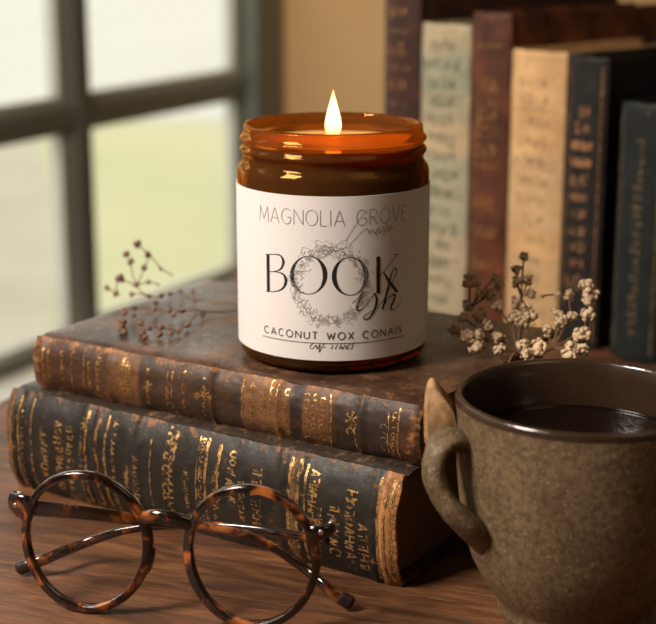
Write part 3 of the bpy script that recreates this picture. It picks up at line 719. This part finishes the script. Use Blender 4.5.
# pinched spur that rises from the root of the handle
bm = bmesh.new()
out = [(q.x, q.y) for q in crom([(466, 446), (460, 425), (456, 408), (447, 394), (436, 380), (430.5, 378), (426.5, 386), (424, 405), (424, 428), (426, 446), (440, 452), (466, 446)], 3)][:-1]
F_ = [bm.verts.new(ML(x, y, 456)) for x, y in out]; cxy = sum((v.co for v in F_), Vector()) / len(F_)
inn = [bm.verts.new(cxy + (v.co - cxy) * .8 + Vector((0, -.0032, 0))) for v in F_]; Bk = [bm.verts.new(cxy + (v.co - cxy) * .75 + Vector((0, .0050, 0))) for v in F_]
n_ = len(out)
for i in range(n_):
    j = (i + 1) % n_; bm.faces.new((F_[i], F_[j], inn[j], inn[i])); bm.faces.new((F_[j], F_[i], Bk[i], Bk[j]))
bm.faces.new(inn); bm.faces.new(Bk[::-1])
t = NT('bare tan clay'); v = t.coord(); n1 = t.noise(v, 300, 4); n2 = t.noise(v, 60)
mc = t.pbr(t.mix(t.ramp(n1, [(.4, 0.), (.7, 1.)]), (.26, .145, .06), (.46, .28, .13)), .75, t.bump(n1, .4, .0005))
o = link('thumb_spur', bm, mc, mug); o['label'] = 'pointed tan clay spur rising above the handle'
o.data.set_sharp_from_angle(angle=1.2)
# coffee
t = NT('black coffee'); t.pbr((.006, .003, .002), .04, Specular_IOR_Level=.5)
bm = bmesh.new(); lathe(bm, [(0, .0600), (.0330, .0600), (.0354, .0601), (.0358, .0605), (.0355, .0592), (.0345, .0580), (0, .0580)], 96)
cf = link('coffee', bm, t.m, None); cf.location = MC; tag(cf, 'black coffee filling the brown stoneware mug', 'coffee')

# ================================================================ GLASSES
GL = Vector((-80.5, 457.0, TZ)); GR = Vector((-25.3, 444.6, TZ)); ux = (GR - GL).normalized(); gv = Vector((-ux.y, ux.x, 0))
gbase = W((GL + GR) / 2); gz = math.atan2(ux.y, ux.x)
gs = empty('eyeglasses', gbase, gz, 'round tortoiseshell eyeglasses with folded temples standing on the table', 'glasses')
gi = (Matrix.Translation(gbase) @ Matrix.Rotation(gz, 4, 'Z')).inverted()
def gl_(v): return gi @ W(v)
t = NT('tortoiseshell'); v = t.coord(); n1 = t.noise(v, 125, 3, .5, .6)
c = t.ramp(n1, [(.49, (.008, .004, .003)), (.56, (.06, .015, .005)), (.64, (.28, .078, .015)), (.78, (.50, .19, .045))])
m_tort = t.pbr(c, .14, Coat_Weight=.6, Specular_IOR_Level=.6)
m_steel = simple('brushed steel', (.55, .5, .45), .3, .1, 200, .05, Metallic=1.)
t = NT('spectacle lens')
gl2 = t.n('ShaderNodeBsdfGlossy', Roughness=.02); gl2.inputs[0].default_value = (1, 1, 1, 1); tr = t.n('ShaderNodeBsdfTransparent'); tr.inputs[0].default_value = (.96, .96, .95, 1)
fr = t.n('ShaderNodeFresnel', IOR=1.5); mx = t.n('ShaderNodeMixShader'); ge = t.n('ShaderNodeNewGeometry'); t.l(t.math('MULTIPLY', fr.outputs[0], t.math('SUBTRACT', 1, ge.outputs['Backfacing'])), mx.inputs[0]); t.l(tr.outputs[0], mx.inputs[1]); t.l(gl2.outputs[0], mx.inputs[2]); t.l(mx.outputs[0], t.out.inputs[0])
m_lens = t.m
sep = (GR - GL).length / 1000 / 2; RXO, RZO = .0227, .0243; tw = .0013
LEAN = .06
def lp(x, z, y=0): return Vector((x, y + z * LEAN, z))      # slight backward lean
for sgn in (-1, 1):
    cxx = sgn * sep; ra, rb_ = RXO - tw, RZO - tw; n = 96; bm = bmesh.new()
    pts = [lp(cxx + ra * math.cos(2 * PI * i / n), RZO + rb_ * math.sin(2 * PI * i / n) + .0001, .002 * (math.cos(2 * PI * i / n) ** 2) * (1 if 1 else 0)) for i in range(n)]
    rings = []
    for i, p in enumerate(pts):      # rounded rectangular rim section
        a = 2 * PI * i / n; rad = Vector((math.cos(a) * rb_, 0, math.sin(a) * ra)).normalized(); dep = Vector((0, 1, 0))
        w = tw * (1.25 if (math.cos(a) * sgn < -.5 and abs(math.sin(a)) < .8) else 1); w = tw * (1 + .25 * max(0, -math.cos(a) * sgn) ** 2)
        sec = [(-w, -.0010), (-w * .75, -.0017), (w * .6, -.0017), (w, -.0009), (w, .0012), (w * .6, .0019), (-w * .75, .0019), (-w, .0012)]
        rings.append([bm.verts.new(p + rad * s + dep * d) for s, d in sec])
    for i in range(n):
        a_, b_ = rings[i], rings[(i + 1) % n]
        for k in range(8): bm.faces.new((a_[k], b_[k], b_[(k + 1) % 8], a_[(k + 1) % 8]))
    link('rim', bm, m_tort, gs, True, angle=1.0)
    bm = bmesh.new(); R1 = .0005; rr_ = []
    for kf in (1., .0):
        pass
    def lens_pt(f, a, back): return lp(cxx + (ra - tw * .6) * f * math.cos(a), RZO + (rb_ - tw * .6) * f * math.sin(a), .0018 * (f * math.cos(a)) ** 2 - .0015 * (1 - f * f) + (.0010 if back else 0))
    for back in (0, 1):
        cen = bm.verts.new(lens_pt(0, 0, back)); prev = None
        for f in (.25, .5, .75, .9, 1):
            rg = [bm.verts.new(lens_pt(f, 2 * PI * i / 64, back)) for i in range(64)]
            for i in range(64):
                j = (i + 1) % 64
                if prev: bm.faces.new((prev[i], prev[j], rg[j], rg[i]))
                else: bm.faces.new((cen, rg[i], rg[j]))
            prev = rg
        if back == 0: keep = prev
    for i in range(64):
        j = (i + 1) % 64; bm.faces.new((keep[i], keep[j], prev[j], prev[i]))
    link('lens', bm, m_lens, gs, True, angle=.9)
    # end piece with hinge rivet
    hz = .0340 if sgn < 0 else .034
    bm = bmesh.new(); e0 = sgn * (sep + RXO * .82); e1 = sgn * (sep + RXO + (.0036 if sgn < 0 else .0026))
    tube(bm, [lp(e0, hz - .001, .001), lp(sgn * (sep + RXO + .001), hz + .0003, .0016), lp(e1, hz + .0006, .003), lp(e1 + sgn * .0005, hz + .0004, .0062)], [.0012, .0014, .0015, .0013], [.0054, .0042, .0036, .0030] if sgn < 0 else [.0034, .0024, .0021, .0019], n=16, up=Vector((0, 0, 1)))
    ep = link('end_piece', bm, m_tort, gs)
    bm = bmesh.new(); bmesh.ops.create_uvsphere(bm, u_segments=14, v_segments=8, radius=.0009)
    for v_ in bm.verts: v_.co.y *= .4; v_.co += lp(e1 - sgn * .0022, hz + .0006, .0003)
    link('rivet', bm, m_steel, ep)
    bm = bmesh.new(); box(bm, lp(e1 - .001, hz - .0018, .0058), lp(e1 + .001, hz + .0022, .0092), None, .0003); link('hinge', bm, m_steel, gs)
    # nose pad
    bm = bmesh.new(); blob(bm, lp(sgn * (sep - RXO + .0010), .0185, .0034), .0045, 3, (.27, .5, 1.15), 0, 1, Matrix.Rotation(-sgn * .26, 3, 'Y')); link('nose_pad', bm, m_tort, gs)
bm = bmesh.new(); bw = sep - RXO + .0022
tube(bm, crom([lp(-bw, .0338, .001), lp(-bw * .5, .0352, -.0003), lp(0, .0354, -.0006), lp(bw * .5, .0349, -.0003), lp(bw, .0332, .001)], 6), .0015, .0025, n=16, up=Vector((0, 0, 1))); link('bridge', bm, m_tort, gs)
# folded temples
def temple(P, col_tip):
    P = [gl_(p) for p in P]; pts = crom(P, 10); N = len(pts)
    A = [.0012 + .0008 * max(0, (i / N - .6) / .4) for i in range(N)]; B = [(.0030 if col_tip == 'a' else .0016) * max(0, 1 - i / N / .45) + .0015 * min(1, i / N / .45) + .0009 * max(0, (i / N - .5) / .5) for i in range(N)]
    bm = bmesh.new(); k = int(N * .97); tube(bm, pts[:k + 1], A[:k + 1], B[:k + 1], n=16, cap=True, round_end=False); tm = link('temple', bm, m_tort, gs)
    bm = bmesh.new(); tube(bm, pts[k - 3:], [a * 1.06 for a in A[k - 3:]], [b * 1.06 for b in B[k - 3:]], n=16); link('temple_tip', bm, simple('dark tip ' + col_tip, (.02, .012, .01), .35), tm)
tl_ = onz(350, 603, TZ + 2.8); tr_ = onz(20, 568, TZ + 2.8)
temple([ony(21, 507, 468), ony(75, 512, 470), ony(150, 521, 470), ony(215, 528, 469), ony(262, 541, 468), ony(300, 565, 467), ony(328, 588, tl_.y + 2), tl_], 'a')
temple([ony(328, 541, 458), ony(270, 531, 472), ony(215, 526, 481), ony(160, 526, 488), ony(118, 532, 492), ony(80, 545, 494), ony(45, 559, tr_.y - 1), tr_], 'b')

# ================================================================ DRIED FLOWERS
def icos(seedv, r, petals=16, amp=.25):
    random.seed(seedv); bm = bmesh.new(); blob(bm, (0, 0, 0), r * .55, 2, amp=amp)
    for k in range(petals):
        d = Vector((random.gauss(0, 1), random.gauss(0, 1), random.gauss(0, 1))).normalized()
        blob(bm, d * r * random.uniform(.55, .85), r * random.uniform(.26, .4), 1, (1, .45, .9), .6, 2, d.to_track_quat('Y', 'Z').to_matrix())
    me = bpy.data.meshes.new('flower_head'); bm.to_mesh(me); bm.free(); me.polygons.foreach_set('use_smooth', [True] * len(me.polygons)); return me
m_fl = simple('dried cream petals', (.66, .49, .31), .9, .3, 500, .4); m_fb = simple('dried brown buds', (.20, .105, .06), .85, .3, 300, .3); m_stem = simple('dried stems', (.17, .09, .045), .8, .25, 200, .2)
heads = [icos(50 + k, .001) for k in range(5)]
for h in heads: h.materials.append(m_fl)
buds = [icos(70 + k, .001, 5, .3) for k in range(4)]
for h in buds: h.materials.append(m_fb)
def sprig(name, root_pt, items, label, meshes, headname, rs, group=None, lift=0):
    """items: (px, py, y or ('z', z), radius mm, parent index or None=root)"""
    b = W(root_pt); r = empty(name, b, 0, label, 'dried flowers', group)
    pos = []; bs = bmesh.new()
    for i, (px, py, d, rad, par) in enumerate(items):
        p = W(onz(px, py, d[1]) if isinstance(d, tuple) else ony(px, py, d)) - b; pos.append(p)
        a = pos[par] if par is not None else Vector((0, 0, .0009))
        mid = (a + p) / 2 + Vector((random.uniform(-1, 1), random.uniform(-1, 1), random.uniform(-.5, 1))) * (p - a).length * .08
        tube(bs, crom([a, mid, p], 4), [.00045 * rs if par is None else .0003 * rs] * 9, n=6)
        if rad:
            h = bpy.data.objects.new(headname, random.choice(meshes)); COL.objects.link(h); h.parent = r; h.location = p
            h.scale = (rad * 1.3,) * 3; h.rotation_euler = (random.random() * 6, random.random() * 6, random.random() * 6)
    link('stem', bs, m_stem, r); return r
random.seed(12)
c4 = lambda x, y: (400 + x / 2.5625, 180 + y / 2.5625)
def S(x, y, d, r, par): a, b = c4(x, y); return (a, b, d, r, par)
root1 = onz(545, 372, -157.2); root1 = Vector((66, 528, -157.4))
it = [S(300, 440, 545, 0, None), S(180, 330, 560, 0, 0), S(182, 258, 565, 3.6, 1), S(172, 322, 562, 2.2, 1), S(205, 345, 556, 2.8, 1), S(243, 250, 566, 1.8, 1), S(232, 292, 560, 2.6, 1), S(254, 268, 563, 2.2, 1), S(247, 322, 556, 3.0, 0),
      S(203, 290, 560, 1.8, 1), S(160, 352, 552, 2.0, 0), S(142, 385, 548, 2.4, 0), S(172, 400, 545, 2.6, 0), S(203, 400, 545, 2.6, 0), S(196, 430, 541, 3.0, 0), S(225, 372, 550, 2.0, 0), S(252, 402, 546, 2.2, 0), S(255, 435, 541, 2.4, 0),
      S(310, 300, 562, 0, 0), S(318, 195, 570, 1.8, 18), S(300, 228, 568, 2.0, 18), S(325, 255, 566, 2.4, 18), S(298, 262, 565, 2.2, 18), S(335, 290, 562, 2.0, 18), S(300, 318, 558, 2.8, 18), S(322, 330, 556, 2.6, 18), S(288, 352, 553, 2.6, 0), S(335, 350, 553, 3.0, 0), S(310, 365, 551, 2.2, 0),
      S(318, 425, 542, 2.6, 0), S(325, 448, 539, 2.4, 0), S(355, 430, 541, 3.2, 0)]
sprig('dried_flower_sprig', root1, it, 'cream dried baby\'s breath sprig just right of the candle, in front of red brown book', heads, 'flower_head', 1.1, 'dried white flowers beside the candle')
root2 = Vector((72, 537, -157.4))
it = [S(395, 430, 548, 0, None), S(378, 385, 552, 2.4, 0), S(405, 345, 556, 2.4, 0), S(412, 362, 553, 2.6, 0), S(440, 350, 556, 2.2, 0), S(470, 390, 552, 0, 0), S(482, 345, 556, 2.8, 5), S(487, 297, 562, 3.4, 6), S(478, 268, 566, 2.6, 7), S(434, 296, 562, 2.2, 4), S(405, 294, 563, 1.4, 9), S(365, 297, 563, .9, 10),
      S(458, 395, 549, 2.6, 5), S(475, 397, 549, 2.8, 5), S(443, 430, 544, 3.0, 0), S(470, 434, 544, 2.4, 0), S(432, 450, 541, 2.6, 0), S(392, 330, 558, 1.2, 2)]
sprig('dried_flower_sprig', root2, it, 'cream dried baby\'s breath sprig arching above the mug rim, in front of black book', heads, 'flower_head', 1.1, 'dried white flowers beside the candle')
c8 = lambda x, y: (90 + x / 4.1, 230 + y / 4.1)
def S8(x, y, d, r, par): a, b = c8(x, y); return (a, b, d, r, par)
Z = ('z', -156.2); Z2 = ('z', -154.5); random.seed(5)
root3 = onz(236, 307, -157.3)
it = [S8(500, 300, Z, 0, None), S8(430, 290, Z, 1.0, 0), S8(370, 250, Z2, 1.3, 1), S8(330, 262, Z2, 1.2, 2), S8(420, 255, Z2, 1.2, 1), S8(290, 270, Z2, 1.5, 3), S8(240, 270, Z2, 1.3, 5), S8(190, 225, 640, 1.6, 6), S8(222, 158, 648, 1.6, 7), S8(238, 98, 655, 1.8, 8), S8(195, 55, 655, 2.2, 9),
      S8(290, 160, 652, 1.0, 9), S8(335, 185, 652, .7, 11), S8(168, 130, 645, 1.7, 7), S8(146, 100, 648, 1.9, 13), S8(122, 198, 640, 2.4, 7), S8(105, 262, 632, 1.6, 15), S8(72, 238, 634, 1.4, 16), S8(240, 212, 645, 1.2, 7), S8(278, 222, 645, .8, 18), S8(170, 265, 636, 1.3, 6)]
sprig('dried_twig', root3, it, 'thin brown dried twig rising from the book edge in front of the window', buds, 'bud', .9, 'brown dried twigs left of the candle')
root4 = onz(236, 312, -157.3)
it = [S8(480, 335, Z, 0, None), S8(460, 352, Z, 1.1, 0), S8(400, 390, Z, 1.5, 0), S8(362, 415, Z, 1.2, 2), S8(330, 425, Z, 1.3, 3), S8(290, 400, Z2, 1.6, 3), S8(285, 430, Z, 1.6, 5), S8(240, 400, Z2, 1.4, 5), S8(215, 420, Z, 1.9, 7), S8(210, 385, Z2, 1.5, 7), S8(380, 330, Z2, 1.4, 0), S8(340, 350, Z2, 1.3, 10), S8(325, 330, Z2, 1.3, 10), S8(265, 325, Z2, 1.4, 12), S8(270, 300, Z2, 1.3, 13), S8(185, 320, Z2, 1.2, 13),
      S8(140, 340, Z2, 1.8, 15), S8(135, 375, Z2, 1.9, 16), S8(132, 400, Z, 1.9, 17), S8(140, 420, Z, 1.7, 18), S8(225, 440, Z, 1.4, 8), S8(180, 350, Z2, 1.2, 15)]
sprig('dried_twig', root4, it, 'thin brown dried twig lying flat across the upper book left of the candle', buds, 'bud', .9, 'brown dried twigs left of the candle')

# ================================================================ LIGHT
w = bpy.data.worlds.new('sky'); SC.world = w; w.use_nodes = True; nt_ = w.node_tree
bg = nt_.nodes['Background']; bg.inputs[0].default_value = (.98, .97, .90, 1); bg.inputs[1].default_value = 2.0
def area(name, pos, target, size, power, col, size_y=None):
    l = bpy.data.lights.new(name, 'AREA'); l.energy = power; l.color = col; l.size = size
    if size_y: l.shape = 'RECTANGLE'; l.size_y = size_y
    o = bpy.data.objects.new(name, l); COL.objects.link(o); o.location = W(pos)
    o.rotation_euler = (W(target) - W(pos)).to_track_quat('-Z', 'Y').to_euler(); return o
area('warm_key_lamp', (-640, 170, 500), (10, 560, -150), .30, 16.5, (1., .88, .77))
area('daylight_side', (-700, 900, 120), (0, 560, -160), .5, 2.5, (1., .90, .76))
sl = bpy.data.lights.new('wall_spot', 'SPOT'); sl.energy = 12; sl.color = (1., .80, .56); sl.spot_size = .9; sl.spot_blend = .9; sl.shadow_soft_size = .05
so = bpy.data.objects.new('wall_spot', sl); COL.objects.link(so); so.location = W((-20, 1450, 700)); so.rotation_euler = (W((-60, 2000, -20)) - W((-20, 1450, 700))).to_track_quat('-Z', 'Y').to_euler()
area('front_right_fill', (900, -300, 1200), (0, 700, -200), .8, 2.6, (1., .74, .48))  # unseen fill light added from front right to brighten the flowers
p = bpy.data.lights.new('candle_flame_light', 'POINT'); p.energy = .075; p.color = (1., .52, .17); p.shadow_soft_size = .003
po = bpy.data.objects.new('candle_flame_light', p); COL.objects.link(po); po.location = cbase + Vector((0, 0, .0935))

p.use_shadow = True
